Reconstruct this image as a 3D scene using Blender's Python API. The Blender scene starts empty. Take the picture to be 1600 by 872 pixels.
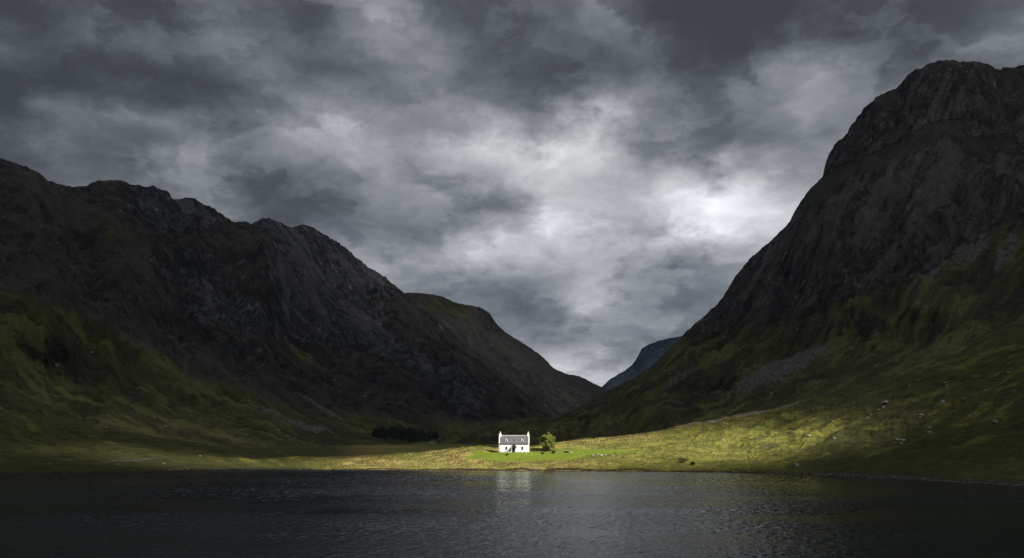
import bpy, bmesh, math, random
import numpy as np
from mathutils import Vector, Matrix
R = math.radians
random.seed(7)
C = bpy.context.scene.collection
SC = bpy.context.scene

# ------------------------------------------------------------------ camera
F = 1600 * 28.0 / 36.0            # focal length in pixels of the 1600 px wide photo
CX, HY, CH = 800.0, 685.0, 12.0   # principal column, horizon row, camera height over the lake
cd = bpy.data.cameras.new('camera'); cam = bpy.data.objects.new('camera', cd); C.objects.link(cam)
cd.lens = 28; cd.sensor_width = 36; cd.shift_y = (HY - 436) / 1600
cd.clip_start = 0.5; cd.clip_end = 60000
cam.location = (0, 0, CH); cam.rotation_euler = (R(90), 0, 0)
SC.camera = cam

# ------------------------------------------------------------------ render settings
SC.view_settings.view_transform = 'Standard'; SC.view_settings.look = 'None'
SC.view_settings.gamma = 1; SC.view_settings.use_curve_mapping = False
SC.view_settings.exposure = 1.15
EXPO = 2 ** 1.15
SC.render.engine = 'CYCLES'
cy = SC.cycles
cy.min_light_bounces = 5; cy.min_transparent_bounces = 6; cy.max_bounces = 6; cy.diffuse_bounces = 4; cy.glossy_bounces = 3; cy.transmission_bounces = 6
cy.transparent_max_bounces = 12; cy.volume_bounces = 1
cy.use_adaptive_sampling = False
cy.use_denoising = True; cy.denoising_prefilter = 'NONE'
try: cy.denoiser = 'OPENIMAGEDENOISE'
except Exception: pass
cy.sample_clamp_indirect = 4.0
cy.caustics_reflective = False; cy.caustics_refractive = False

# ------------------------------------------------------------------ sun
SUN_AZ, SUN_EL = R(50), R(40)     # azimuth to the right of straight behind the camera
SUND = Vector((math.sin(SUN_AZ) * math.cos(SUN_EL), -math.cos(SUN_AZ) * math.cos(SUN_EL), math.sin(SUN_EL)))
sl = bpy.data.lights.new('sun', 'SUN'); sl.energy = 5.0; sl.angle = R(0.53); sl.color = (1.0, 0.95, 0.86)
so = bpy.data.objects.new('sun', sl); C.objects.link(so); so.location = (300, -300, 900)
so.rotation_euler = (-SUND).to_track_quat('-Z', 'Y').to_euler()

# ------------------------------------------------------------------ node helpers
class NT:
    def __init__(s, tree): s.t = tree; s.n = tree.nodes; s.l = tree.links
    def new(s, typ, **kw):
        n = s.n.new(typ)
        for k, v in kw.items(): setattr(n, k, v)
        return n
    def put(s, sock, v):
        if v is None: return
        if isinstance(v, bpy.types.NodeSocket): s.l.new(v, sock)
        else:
            if isinstance(v, (tuple, list)) and len(v) == 3 and sock.type == 'RGBA': v = (*v, 1)
            sock.default_value = v
    def m(s, op, a, b=None, c=None, clamp=False):
        n = s.new('ShaderNodeMath', operation=op); n.use_clamp = clamp
        s.put(n.inputs[0], a); s.put(n.inputs[1], b); s.put(n.inputs[2], c)
        return n.outputs[0]
    def v(s, op, a, b=None, c=None):
        n = s.new('ShaderNodeVectorMath', operation=op)
        s.put(n.inputs[0], a); s.put(n.inputs[1], b); s.put(n.inputs[2], c)
        return n.outputs['Value'] if op in ('DOT_PRODUCT', 'LENGTH') else n.outputs[0]
    def noise(s, vec, scale, detail=4, rough=0.5, dist=0.0, lac=2.0, dim='3D', col=False):
        n = s.new('ShaderNodeTexNoise', noise_dimensions=dim)
        s.put(n.inputs['Vector'], vec); n.inputs['Scale'].default_value = scale
        n.inputs['Detail'].default_value = detail; n.inputs['Roughness'].default_value = rough
        n.inputs['Lacunarity'].default_value = lac; n.inputs['Distortion'].default_value = dist
        return n.outputs['Color' if col else 0]
    def voro(s, vec, scale, feature='F1', rnd=1.0):
        n = s.new('ShaderNodeTexVoronoi', feature=feature)
        s.put(n.inputs['Vector'], vec); n.inputs['Scale'].default_value = scale
        n.inputs['Randomness'].default_value = rnd
        return n.outputs[0]
    def rng(s, x, a, b, c=0.0, d=1.0, smooth=True):
        n = s.new('ShaderNodeMapRange'); n.interpolation_type = 'SMOOTHSTEP' if smooth else 'LINEAR'
        s.put(n.inputs[0], x)
        for i, q in enumerate((a, b, c, d)): s.put(n.inputs[1 + i], q)
        return n.outputs[0]
    def mix(s, f, a, b, blend='MIX'):
        n = s.new('ShaderNodeMix', data_type='RGBA', blend_type=blend)
        s.put(n.inputs[0], f); s.put(n.inputs[6], a); s.put(n.inputs[7], b)
        return n.outputs[2]
    def xyz(s, vec):
        n = s.new('ShaderNodeSeparateXYZ'); s.put(n.inputs[0], vec); return n.outputs
    def comb(s, x, y, z):
        n = s.new('ShaderNodeCombineXYZ')
        for i, q in enumerate((x, y, z)): s.put(n.inputs[i], q)
        return n.outputs[0]
    def bump(s, h, strength, dist, normal=None):
        n = s.new('ShaderNodeBump'); s.put(n.inputs['Height'], h)
        n.inputs['Strength'].default_value = strength; n.inputs['Distance'].default_value = dist
        if normal is not None: s.put(n.inputs['Normal'], normal)
        return n.outputs[0]
    def attr(s, name):
        n = s.new('ShaderNodeAttribute', attribute_name=name); return n
    def obj(s): return s.new('ShaderNodeTexCoord').outputs['Object']

def mat(name):
    m = bpy.data.materials.new(name); m.use_nodes = True
    m.node_tree.nodes.clear(); nt = NT(m.node_tree)
    out = nt.new('ShaderNodeOutputMaterial')
    return m, nt, out
def principled(nt, out, color, rough=0.8, normal=None, spec=0.3, metal=0.0):
    p = nt.new('ShaderNodeBsdfPrincipled')
    nt.put(p.inputs['Base Color'], color); nt.put(p.inputs['Roughness'], rough)
    p.inputs['Specular IOR Level'].default_value = spec; p.inputs['Metallic'].default_value = metal
    if normal is not None: nt.put(p.inputs['Normal'], normal)
    nt.l.new(p.outputs[0], out.inputs[0]); return p

# ------------------------------------------------------------------ world: storm sky
def sky_world():
    w = bpy.data.worlds.new('World'); SC.world = w; w.use_nodes = True
    w.node_tree.nodes.clear(); nt = NT(w.node_tree)
    out = nt.new('ShaderNodeOutputWorld')
    D = nt.new('ShaderNodeTexCoord').outputs['Generated']
    X, Y, Z = nt.xyz(D)
    az = nt.m('ARCTAN2', X, Y)
    el = nt.m('ARCSINE', Z)
    ae = nt.comb(az, el, 0.0)
    # cloud-deck coordinates: clouds get flatter towards the horizon
    zz = nt.m('ADD', nt.m('MAXIMUM', Z, 0.0), 0.34)
    P = nt.comb(nt.m('DIVIDE', X, zz), nt.m('DIVIDE', Y, zz), 0.37)
    w1 = nt.noise(P, 2.2, 2, 0.5, col=True)
    w2 = nt.noise(P, 6.0, 8, 0.63, col=True)
    w3 = nt.noise(P, 21.0, 7, 0.66, col=True)
    wa = nt.v('MULTIPLY_ADD', w1, (0.05, 0.035, 0), (-0.025, -0.0175, 0))
    wb = nt.v('MULTIPLY_ADD', w2, (0.11, 0.09, 0), (-0.055, -0.045, 0))
    wc = nt.v('MULTIPLY_ADD', w3, (0.040, 0.034, 0), (-0.020, -0.017, 0))
    q = nt.v('ADD', nt.v('ADD', ae, wc), nt.v('ADD', wa, wb))
    # brightness of the deck, direction by direction (thin and thick cloud)
    pts = np.array(SKYPTS, float).reshape(-1, 3)
    def azel(x, y):
        dx, dz = (x - CX) / F, (HY - y) / F
        return np.arctan2(dx, 1.0), np.arctan2(dz, np.hypot(dx, 1))
    pa, pe = azel(pts[:, 0], pts[:, 1])
    rows = np.linspace(math.radians(1.0), math.radians(29.5), 18); cols = np.linspace(-.585, .585, 32)
    def field(a, e):
        d2 = ((a - pa) / 1.5) ** 2 + (e - pe) ** 2
        w = np.exp(-d2 / (2 * (15 / F) ** 2)) + 1e-3 / (1 + d2 * (F / 60) ** 2) ** 2
        f = float((w * pts[:, 2]).sum() / w.sum())
        return min(max(.455 + 1.5 * (f - .47), .2), 1.06) if f < .62 else min(f * 1.12 - .025, 1.0)
    aq, eq, _ = nt.xyz(q)
    u = nt.rng(aq, cols[0], cols[-1], 0, 1, smooth=False)
    acc = None; st = rows[1] - rows[0]
    eqc = nt.m('MINIMUM', nt.m('MAXIMUM', eq, float(rows[0])), float(rows[-1]))
    for e in rows:
        rp = nt.new('ShaderNodeValToRGB'); cr = rp.color_ramp; cr.interpolation = 'LINEAR'
        while len(cr.elements) < 32: cr.elements.new(.5)
        for i, c in enumerate(cols):
            cr.elements[i].position = i / 31.0
        for i, c in enumerate(cols):
            f = field(c, e); cr.elements[i].color = (f, f, f, 1)
        nt.put(rp.inputs[0], u)
        t = nt.m('MAXIMUM', nt.m('SUBTRACT', 1.0, nt.m('MULTIPLY', nt.m('ABSOLUTE', nt.m('SUBTRACT', eqc, float(e))), 1 / float(st))), 0.0)
        acc = nt.m('MULTIPLY_ADD', rp.outputs[0], t, -0.025) if acc is None else nt.m('MULTIPLY_ADD', rp.outputs[0], t, acc)
    # billows: soft lumps with ragged, brighter rims
    Pw = nt.v('ADD', P, nt.v('MULTIPLY_ADD', w2, (.22, .22, 0), (-.11, -.11, 0)))
    n1 = nt.noise(Pw, 2.7, 8, 0.56)
    n2 = nt.noise(Pw, 9.0, 7, 0.57)
    up = nt.v('MULTIPLY', P, (-.055, -.055, 0))                 # towards the zenith
    n1u = nt.noise(nt.v('ADD', Pw, up), 2.7, 8, 0.56)
    n2u = nt.noise(nt.v('ADD', Pw, nt.v('MULTIPLY', P, (-.022, -.022, 0))), 9.0, 7, 0.57)
    e1 = nt.m('SUBTRACT', n1, n1u); e2 = nt.m('SUBTRACT', n2, n2u)  # lit upper edges, dark undersides
    lobe = nt.rng(n1, .475, .525, -1.0, 1.0)
    lobe2 = nt.rng(n2, .45, .55, -1.0, 1.0)
    tex = nt.m('ADD', nt.m('MULTIPLY', e1, .36), nt.m('MULTIPLY', e2, .16))
    tex = nt.m('MULTIPLY_ADD', lobe, .026, tex); tex = nt.m('MULTIPLY_ADD', lobe2, .006, tex)
    tex = nt.m('ADD', tex, nt.m('MULTIPLY_ADD', n1, .10, -.05))
    n4 = nt.noise(Pw, 24.0, 6, .6)
    tex = nt.m('ADD', tex, nt.m('MULTIPLY_ADD', n4, .05, -.025))
    s = nt.m('ADD', acc, tex)
    s = nt.m('SMOOTH_MAX', s, 0.25, 0.10)
    lum = nt.m('DIVIDE', nt.m('POWER', s, 2.2), EXPO / 1.07)
    hue = nt.mix(nt.rng(s, 0.3, 0.75), (0.915, 0.99, 1.125), (0.98, 0.993, 1.04))
    cl = nt.v('SCALE', hue); sc = cl.node; nt.put(sc.inputs['Scale'], lum)
    bg = nt.new('ShaderNodeBackground'); nt.put(bg.inputs[0], cl); bg.inputs[1].default_value = 1.0
    skt = nt.new('ShaderNodeTexSky', sky_type='NISHITA'); skt.sun_disc = False
    skt.sun_elevation = SUN_EL; skt.sun_rotation = math.pi - SUN_AZ
    bs = nt.new('ShaderNodeBackground'); nt.put(bs.inputs[0], skt.outputs[0]); bs.inputs[1].default_value = 0.06
    mx = nt.new('ShaderNodeMixShader'); mx.inputs[0].default_value = 0.985   # almost closed overcast
    nt.l.new(bs.outputs[0], mx.inputs[1]); nt.l.new(bg.outputs[0], mx.inputs[2])
    nt.l.new(mx.outputs[0], out.inputs[0])
    w.cycles.sampling_method = 'NONE'      # an even overcast: found by the bounced rays themselves

# x, y (photo), brightness of the cloud seen there
SKYPTS = [20,15,.30,90,15,.33,150,25,.42,250,10,.38,320,15,.41,395,15,.43,20,70,.42,75,75,.40,140,65,.40,230,40,.42,290,55,.41,350,55,.52,400,60,.43,
10,130,.37,60,110,.37,130,110,.31,190,100,.33,250,105,.36,310,90,.40,20,180,.34,80,150,.35,150,145,.34,210,145,.37,290,130,.37,330,150,.39,390,150,.42,
20,215,.36,70,210,.42,110,205,.55,140,190,.53,190,170,.49,180,215,.41,240,195,.50,300,215,.53,270,180,.43,350,190,.43,380,215,.43,
60,240,.45,120,245,.47,200,245,.42,260,250,.45,310,260,.55,305,245,.58,380,260,.43,270,280,.46,
430,15,.43,480,25,.42,540,10,.47,560,45,.60,590,60,.60,600,15,.52,630,30,.58,650,20,.45,700,20,.43,760,20,.40,790,50,.36,
430,85,.52,480,80,.43,520,75,.45,620,90,.60,645,100,.58,670,60,.52,690,80,.55,740,70,.39,780,80,.38,700,110,.52,
420,130,.43,480,120,.46,540,110,.45,590,120,.46,640,130,.48,680,145,.55,720,125,.42,780,110,.46,
430,170,.48,480,170,.55,530,190,.66,540,205,.68,570,180,.48,620,170,.49,660,165,.46,700,160,.5,760,150,.48,
420,205,.55,470,205,.58,580,220,.55,600,190,.47,640,205,.50,680,200,.46,720,205,.46,770,190,.56,775,205,.68,
430,245,.43,480,250,.45,530,240,.55,570,250,.62,610,240,.52,650,235,.58,670,250,.62,710,235,.66,760,240,.70,
430,280,.42,480,280,.40,540,275,.46,600,275,.55,640,285,.50,700,275,.62,760,280,.62,430,320,.44,500,330,.46,550,330,.46,520,360,.46,570,380,.5,
820,20,.41,870,30,.40,940,20,.46,1000,10,.42,1050,15,.35,1120,15,.31,1180,25,.28,
820,90,.47,850,70,.41,880,80,.40,950,60,.42,1000,45,.44,1060,60,.37,1130,60,.33,1180,60,.29,
820,140,.44,870,130,.40,930,115,.40,1000,80,.40,1030,110,.36,1060,115,.36,1130,90,.36,
850,185,.40,890,160,.41,905,190,.80,880,190,.5,950,180,.42,1020,160,.46,1090,145,.43,1150,165,.50,1110,120,.38,
830,210,.45,870,210,.68,900,215,.86,940,210,.60,960,235,.86,945,225,.85,985,225,.47,1010,215,.48,1060,215,.52,1085,200,.40,1150,190,.47,1190,220,.44,
810,250,.76,860,245,.80,910,245,.86,940,260,.80,980,265,.50,1010,255,.47,1050,250,.52,1080,240,.50,1110,270,.40,1150,250,.40,1190,255,.52,
815,285,.68,845,290,.90,880,275,.76,925,285,.72,970,290,.70,1020,280,.72,1065,275,.78,1090,285,.72,1130,290,.85,1180,285,.80,
1250,10,.34,1330,15,.38,1420,20,.37,1480,15,.38,1200,40,.30,1280,60,.30,1370,45,.42,1420,60,.36,1480,45,.40,
1150,110,.40,1200,90,.37,1250,85,.45,1290,90,.33,1330,90,.38,1400,85,.40,1250,115,.56,1230,140,.60,1260,150,.58,1320,130,.56,1200,155,.43,1300,165,.53,1360,140,.46,
1200,175,.41,1250,180,.52,1300,195,.48,1180,200,.45,1230,210,.44,1280,220,.45,1180,225,.43,1240,240,.42,1150,240,.42,1280,260,.48,1240,275,.60,1260,290,.55,
1540,40,.42,1590,70,.50,1560,90,.47,
590,320,.47,640,310,.52,700,310,.45,760,310,.47,810,320,.46,640,345,.44,700,345,.48,820,345,.50,755,365,.74,720,375,.62,780,365,.72,650,370,.43,600,385,.48,
600,405,.60,640,405,.66,700,400,.60,760,400,.70,840,390,.72,880,370,.74,900,350,.80,880,330,.80,850,315,.76,860,345,.72,
920,320,.70,950,310,.62,980,330,.66,1020,310,.78,1050,320,.82,1090,330,.97,1115,340,.97,1160,340,.85,1200,330,.78,1230,310,.66,1110,310,.90,960,350,.70,1000,345,.70,1040,350,.75,1080,360,.85,1130,365,.83,1180,370,.70,
910,370,.60,960,380,.62,1010,380,.62,1060,380,.62,1110,390,.62,1150,395,.60,890,400,.66,940,400,.57,1000,405,.56,1060,410,.5,1120,415,.56,
660,430,.5,710,430,.47,760,430,.52,820,420,.55,860,430,.50,910,420,.6,960,430,.55,1010,435,.5,1060,440,.46,1100,440,.46,
740,460,.5,790,455,.45,830,460,.5,880,465,.60,905,480,.78,925,485,.72,880,490,.60,950,465,.52,1000,470,.46,1050,475,.45,
780,490,.45,820,490,.43,860,490,.47,910,500,.66,950,505,.56,990,500,.5,1040,500,.5,
800,515,.52,850,515,.46,900,520,.45,950,520,.45,1000,520,.47,830,535,.5,880,540,.45,930,540,.44,980,540,.45,
870,565,.70,905,568,.80,940,570,.66,970,570,.62,920,585,.80,950,590,.74,800,640,.5,400,640,.45,100,640,.4,1200,640,.45,1500,600,.42,1500,300,.42,100,450,.42,400,480,.45]
sky_world()

# ------------------------------------------------------------------ numpy noise
_rng = np.random.default_rng(3)
_perm = np.concatenate([_rng.permutation(1024)] * 3)
_ang = _rng.uniform(0, 2 * np.pi, 1024); _gx, _gy = np.cos(_ang), np.sin(_ang)
def perlin(x, y, seed=0):
    x = np.asarray(x, float) + seed * 17.31; y = np.asarray(y, float) + seed * 9.77
    xi = np.floor(x).astype(np.int64); yi = np.floor(y).astype(np.int64)
    xf, yf = x - xi, y - yi; xi &= 1023; yi &= 1023
    u = xf * xf * xf * (xf * (xf * 6 - 15) + 10); v = yf * yf * yf * (yf * (yf * 6 - 15) + 10)
    def g(ix, iy, dx, dy):
        h = _perm[_perm[ix & 1023] + (iy & 1023)]; return _gx[h] * dx + _gy[h] * dy
    a = g(xi, yi, xf, yf); b = g(xi + 1, yi, xf - 1, yf); c = g(xi, yi + 1, xf, yf - 1); d = g(xi + 1, yi + 1, xf - 1, yf - 1)
    return (a + u * (b - a) + v * ((c + u * (d - c)) - (a + u * (b - a)))) * 1.5
def fbm(x, y, oct=5, gain=0.5, seed=0, lac=2.03):
    t = 0; a = 1.0; s = 0
    for i in range(oct):
        t = t + a * perlin(x, y, seed + i * 5); s += a; x, y = x * lac, y * lac; a *= gain
    return t / s
def ridged(x, y, oct=5, gain=0.5, seed=0, lac=2.03):
    t = 0; a = 1.0; s = 0
    for i in range(oct):
        t = t + a * (1 - np.abs(perlin(x, y, seed + i * 5)) * 1.6); s += a; x, y = x * lac, y * lac; a *= gain
    return t / s
def sstep(a, b, x):
    t = np.clip((x - a) / (b - a), 0, 1); return t * t * (3 - 2 * t)
def curve(pts):
    p = np.array(sorted(pts), float)
    return lambda x: np.interp(x, p[:, 0], p[:, 1])
def scurve(pts, w=12):                      # smoothed polyline
    f = curve(pts)
    return lambda x: sum(f(x + k * w) for k in (-2, -1, 0, 1, 2)) / 5

def grid_mesh(name, V, material, cols=None, smooth=True, link=True):
    nr, nc = V.shape[:2]
    me = bpy.data.meshes.new(name)
    me.vertices.add(nr * nc); me.vertices.foreach_set('co', V.reshape(-1).astype(np.float32))
    i = np.arange(nr * nc).reshape(nr, nc)
    q = np.stack([i[:-1, :-1], i[:-1, 1:], i[1:, 1:], i[1:, :-1]], -1).reshape(-1, 4)
    me.loops.add(q.size); me.loops.foreach_set('vertex_index', q.reshape(-1).astype(np.int32))
    me.polygons.add(len(q)); me.polygons.foreach_set('loop_start', np.arange(0, q.size, 4, dtype=np.int32))
    me.polygons.foreach_set('use_smooth', np.full(len(q), smooth))
    me.update(calc_edges=True)
    if cols is not None:
        for k, c in cols.items():
            at = me.attributes.new(k, 'FLOAT_COLOR', 'POINT')
            at.data.foreach_set('color', c.reshape(-1).astype(np.float32))
    me.materials.append(material)
    o = bpy.data.objects.new(name, me)
    if link: C.objects.link(o)
    return o
def tri_mesh(name, V, T, material, smooth=False, parent=None):
    V = np.asarray(V, np.float32); T = np.asarray(T, np.int32)
    me = bpy.data.meshes.new(name); me.vertices.add(len(V)); me.vertices.foreach_set('co', V.reshape(-1))
    n = T.shape[1]
    me.loops.add(T.size); me.loops.foreach_set('vertex_index', T.reshape(-1))
    me.polygons.add(len(T)); me.polygons.foreach_set('loop_start', np.arange(0, T.size, n, dtype=np.int32))
    me.polygons.foreach_set('use_smooth', np.full(len(T), smooth))
    me.update(calc_edges=True); me.materials.append(material)
    o = bpy.data.objects.new(name, me); C.objects.link(o); o.parent = parent
    return o
def struct(o): o['kind'] = 'structure'; return o
def tag(o, label, cat, group=None, kind=None):
    o['label'] = label; o['category'] = cat
    if group: o['group'] = group
    if kind: o['kind'] = kind
    return o
def empty(name, loc, rz=0.0):
    o = bpy.data.objects.new(name, None); C.objects.link(o); o.location = loc; o.rotation_euler = (0, 0, rz); return o

# ------------------------------------------------------------------ materials of the land
def m_mountain(name='mountain_side', rock_a=(.022, .023, .027), rock_b=(.108, .110, .121), rock_c=(.195, .186, .190), scale=1.0):
    m, nt, out = mat(name)
    P = nt.obj(); at = nt.attr('mask'); r, g, b = nt.xyz(at.outputs['Vector'])
    nL = nt.noise(P, 0.010 * scale, 6, 0.6); nM = nt.noise(P, 0.045 * scale, 7, 0.62, dist=0.3); nF = nt.noise(P, 0.22 * scale, 6, 0.65)
    stretch = nt.v('MULTIPLY', P, (1, 1, 0.28))
    nC = nt.noise(stretch, 0.055 * scale, 8, 0.68, dist=0.6)
    grass = nt.mix(nt.rng(nM, 0.35, 0.65), (.030, .036, .012), (.066, .066, .021))
    grass = nt.mix(nt.rng(nL, 0.42, 0.62), grass, (.062, .054, .025))
    grass = nt.mix(nt.rng(nF, 0.5, 0.75, 0, 0.6), grass, (.032, .030, .014))
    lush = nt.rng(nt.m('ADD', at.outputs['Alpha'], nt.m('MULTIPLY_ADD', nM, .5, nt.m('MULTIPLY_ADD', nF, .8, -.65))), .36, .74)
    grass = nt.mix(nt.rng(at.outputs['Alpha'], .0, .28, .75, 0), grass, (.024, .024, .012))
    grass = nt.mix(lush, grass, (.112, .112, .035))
    heath = nt.mix(nt.rng(nM, 0.35, 0.65), (.024, .022, .021), (.066, .056, .049))
    heath = nt.mix(nt.m('MULTIPLY', lush, .6), heath, (.080, .070, .050))
    heath = nt.mix(nt.rng(nF, 0.45, 0.7, 0, .7), heath, (.024, .022, .016))
    rock = nt.mix(nt.rng(nC, 0.33, 0.68), rock_a, rock_b)
    rock = nt.mix(nt.m('MULTIPLY', lush, .7), rock, rock_c)
    outc = nt.rng(nt.noise(stretch, 0.11 * scale, 7, .72), 0.56, 0.68)
    rock = nt.mix(outc, rock, (.30, .28, .27))
    heath = nt.mix(nt.rng(nt.noise(stretch, 0.10 * scale, 7, .72), 0.62, 0.70), heath, (.20, .185, .175))
    scree = nt.mix(nt.rng(nF, 0.3, 0.7), (.075, .065, .060), (.17, .15, .14))
    c = nt.mix(nt.rng(nt.m('ADD', b, nt.m('MULTIPLY_ADD', nM, 0.8, -0.4)), 0.35, 0.65), grass, heath)
    rk = nt.rng(nt.m('ADD', r, nt.m('MULTIPLY_ADD', nC, 1.1, -0.55)), 0.40, 0.60)
    c = nt.mix(rk, c, rock)
    c = nt.mix(nt.rng(nt.m('ADD', g, nt.m('MULTIPLY_ADD', nF, 0.9, -0.45)), 0.35, 0.65), c, scree)
    st = nt.m('MULTIPLY', nt.rng(nt.voro(P, 0.085 * scale), .10, .16, 1, 0), nt.rng(nt.noise(P, 0.02 * scale, 3, .6), .50, .60))
    c = nt.mix(st, c, (.24, .23, .215))
    h = nt.m('ADD', nt.m('MULTIPLY', nC, nt.m('MULTIPLY', rk, 3.2)), nt.m('MULTIPLY', nF, nt.m('MULTIPLY_ADD', rk, 0.8, 0.5)))
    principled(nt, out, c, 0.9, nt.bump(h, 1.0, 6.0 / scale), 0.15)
    return m

def m_ground():
    m, nt, out = mat('moorland')
    P = nt.obj(); at = nt.attr('mask'); lawn, dry, bare = nt.xyz(at.outputs['Vector'])
    nL = nt.noise(P, 0.035, 5, 0.6); nM = nt.noise(P, 0.14, 6, 0.62, dist=0.4); nF = nt.noise(P, 0.7, 6, 0.65); nX = nt.noise(P, 3.0, 3, .6)
    Ps = nt.v('MULTIPLY', P, (0.45, 1.6, 1.0)); nS = nt.noise(Ps, 0.22, 6, 0.65, dist=0.5)
    green = nt.mix(nt.rng(nM, .35, .65), (.080, .086, .018), (.158, .150, .032))
    green = nt.mix(nt.rng(nF, .5, .75, 0, .75), green, (.050, .048, .014))
    straw = nt.mix(nt.rng(nS, .35, .65), (.145, .110, .034), (.27, .21, .070))
    straw = nt.mix(nt.rng(nF, .48, .72, 0, .5), straw, (.095, .088, .024))
    straw = nt.mix(nt.rng(nL, .45, .6, 0, .75), straw, (.150, .155, .034))
    c = nt.mix(nt.rng(nt.m('ADD', dry, nt.m('MULTIPLY_ADD', nS, 1.2, -0.6)), .3, .7), green, straw)
    moor = nt.mix(nt.rng(nS, .38, .62), (.034, .036, .012), (.072, .068, .022))  # dark olive cover, also standing in for shade away from the sunlit patch
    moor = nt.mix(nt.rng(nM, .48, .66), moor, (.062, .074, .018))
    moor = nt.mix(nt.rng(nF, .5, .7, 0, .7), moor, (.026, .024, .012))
    vg = nt.xyz(nt.attr('veg_shade').outputs['Vector'])[0]
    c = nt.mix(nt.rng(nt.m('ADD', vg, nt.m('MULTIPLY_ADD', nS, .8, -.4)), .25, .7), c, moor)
    lc = nt.mix(nt.rng(nF, .35, .7), (.112, .148, .015), (.088, .118, .012))
    lc = nt.mix(nt.rng(nM, .55, .75, 0, .6), lc, (.09, .105, .018))
    c = nt.mix(nt.rng(nt.m('ADD', lawn, nt.m('MULTIPLY_ADD', nM, .5, -.25)), .35, .6), c, lc)
    peat_shade = nt.mix(nt.rng(nF, .4, .6), (.030, .022, .012), (.058, .046, .020))  # peat colour, also laid over the outer ground as painted shade
    c = nt.mix(nt.rng(nS, .60, .72, 0, .45), c, peat_shade)
    a4 = at.outputs['Alpha']
    c = nt.mix(nt.rng(nt.m('ADD', a4, nt.m('MULTIPLY_ADD', nS, .9, -.45)), .4, .7), c, peat_shade)
    stone = nt.mix(nt.rng(nX, .35, .65), (.14, .115, .09), (.34, .29, .25))
    c = nt.mix(nt.rng(nt.m('ADD', bare, nt.m('MULTIPLY_ADD', nF, 1.3, -.65)), .45, .65), c, stone)
    h = nt.m('ADD', nt.m('MULTIPLY', nF, .5), nt.m('MULTIPLY', nX, .12))
    h = nt.m('ADD', h, nt.m('MULTIPLY', nM, .8))
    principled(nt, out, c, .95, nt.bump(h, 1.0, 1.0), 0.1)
    return m

# ------------------------------------------------------------------ ground: shore, meadow, knoll, moraine crest
Ysh = scurve([(-900,215),(-400,235),(0,262),(100,268),(200,280),(250,296),(300,308),(420,312),(520,307),(640,303),(800,298.5),(960,293),(1080,284),(1180,276),(1260,262),(1340,246),(1400,237),(1500,217),(1600,199),(1800,172),(2300,140)], 14)
CREST = [(-900,430,560),(-500,520,520),(-200,590,490),(0,640,462),(80,655,450),(150,667,440),(250,681,430),(300,690,430),(350,700,425),(400,712,410),(440,716,395),
         (480,715,385),(560,713,380),(640,709,375),(700,702.5,362),(730,699,350),(755,698,346),(780,701.5,346),(810,703,346),(850,696,356),(900,688.5,370),(960,683,385),(1020,675,400),
         (1100,657,430),(1200,640,460),(1300,613,485),(1360,598,500),(1450,562,530),(1600,497,560),(1800,420,600),(2300,330,680)]
_cy0 = scurve([(a, b) for a, b, c in CREST], 6)
def cy_(x):
    x = np.asarray(x, float)
    return _cy0(x) + sstep(960, 1150, x) * (5.0 * fbm(x / 60, x * 0 + 2.2, 4, .55, 71) + 1.2 * fbm(x / 9, x * 0 + 5.1, 3, .6, 72))
cY_ = scurve([(a, c) for a, b, c in CREST], 10)
def px_of(X, Y): return CX + F * X / Y
def back_z(x):
    zc = CH + (HY - cy_(x)) / F * cY_(x)
    w = np.maximum(sstep(330, 220, x), sstep(860, 1000, x))
    return (1 - w) * 3.0 + w * np.maximum(zc - 9, 3.0)
HOUSE = (0.95, 330.0, 6.2)
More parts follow.
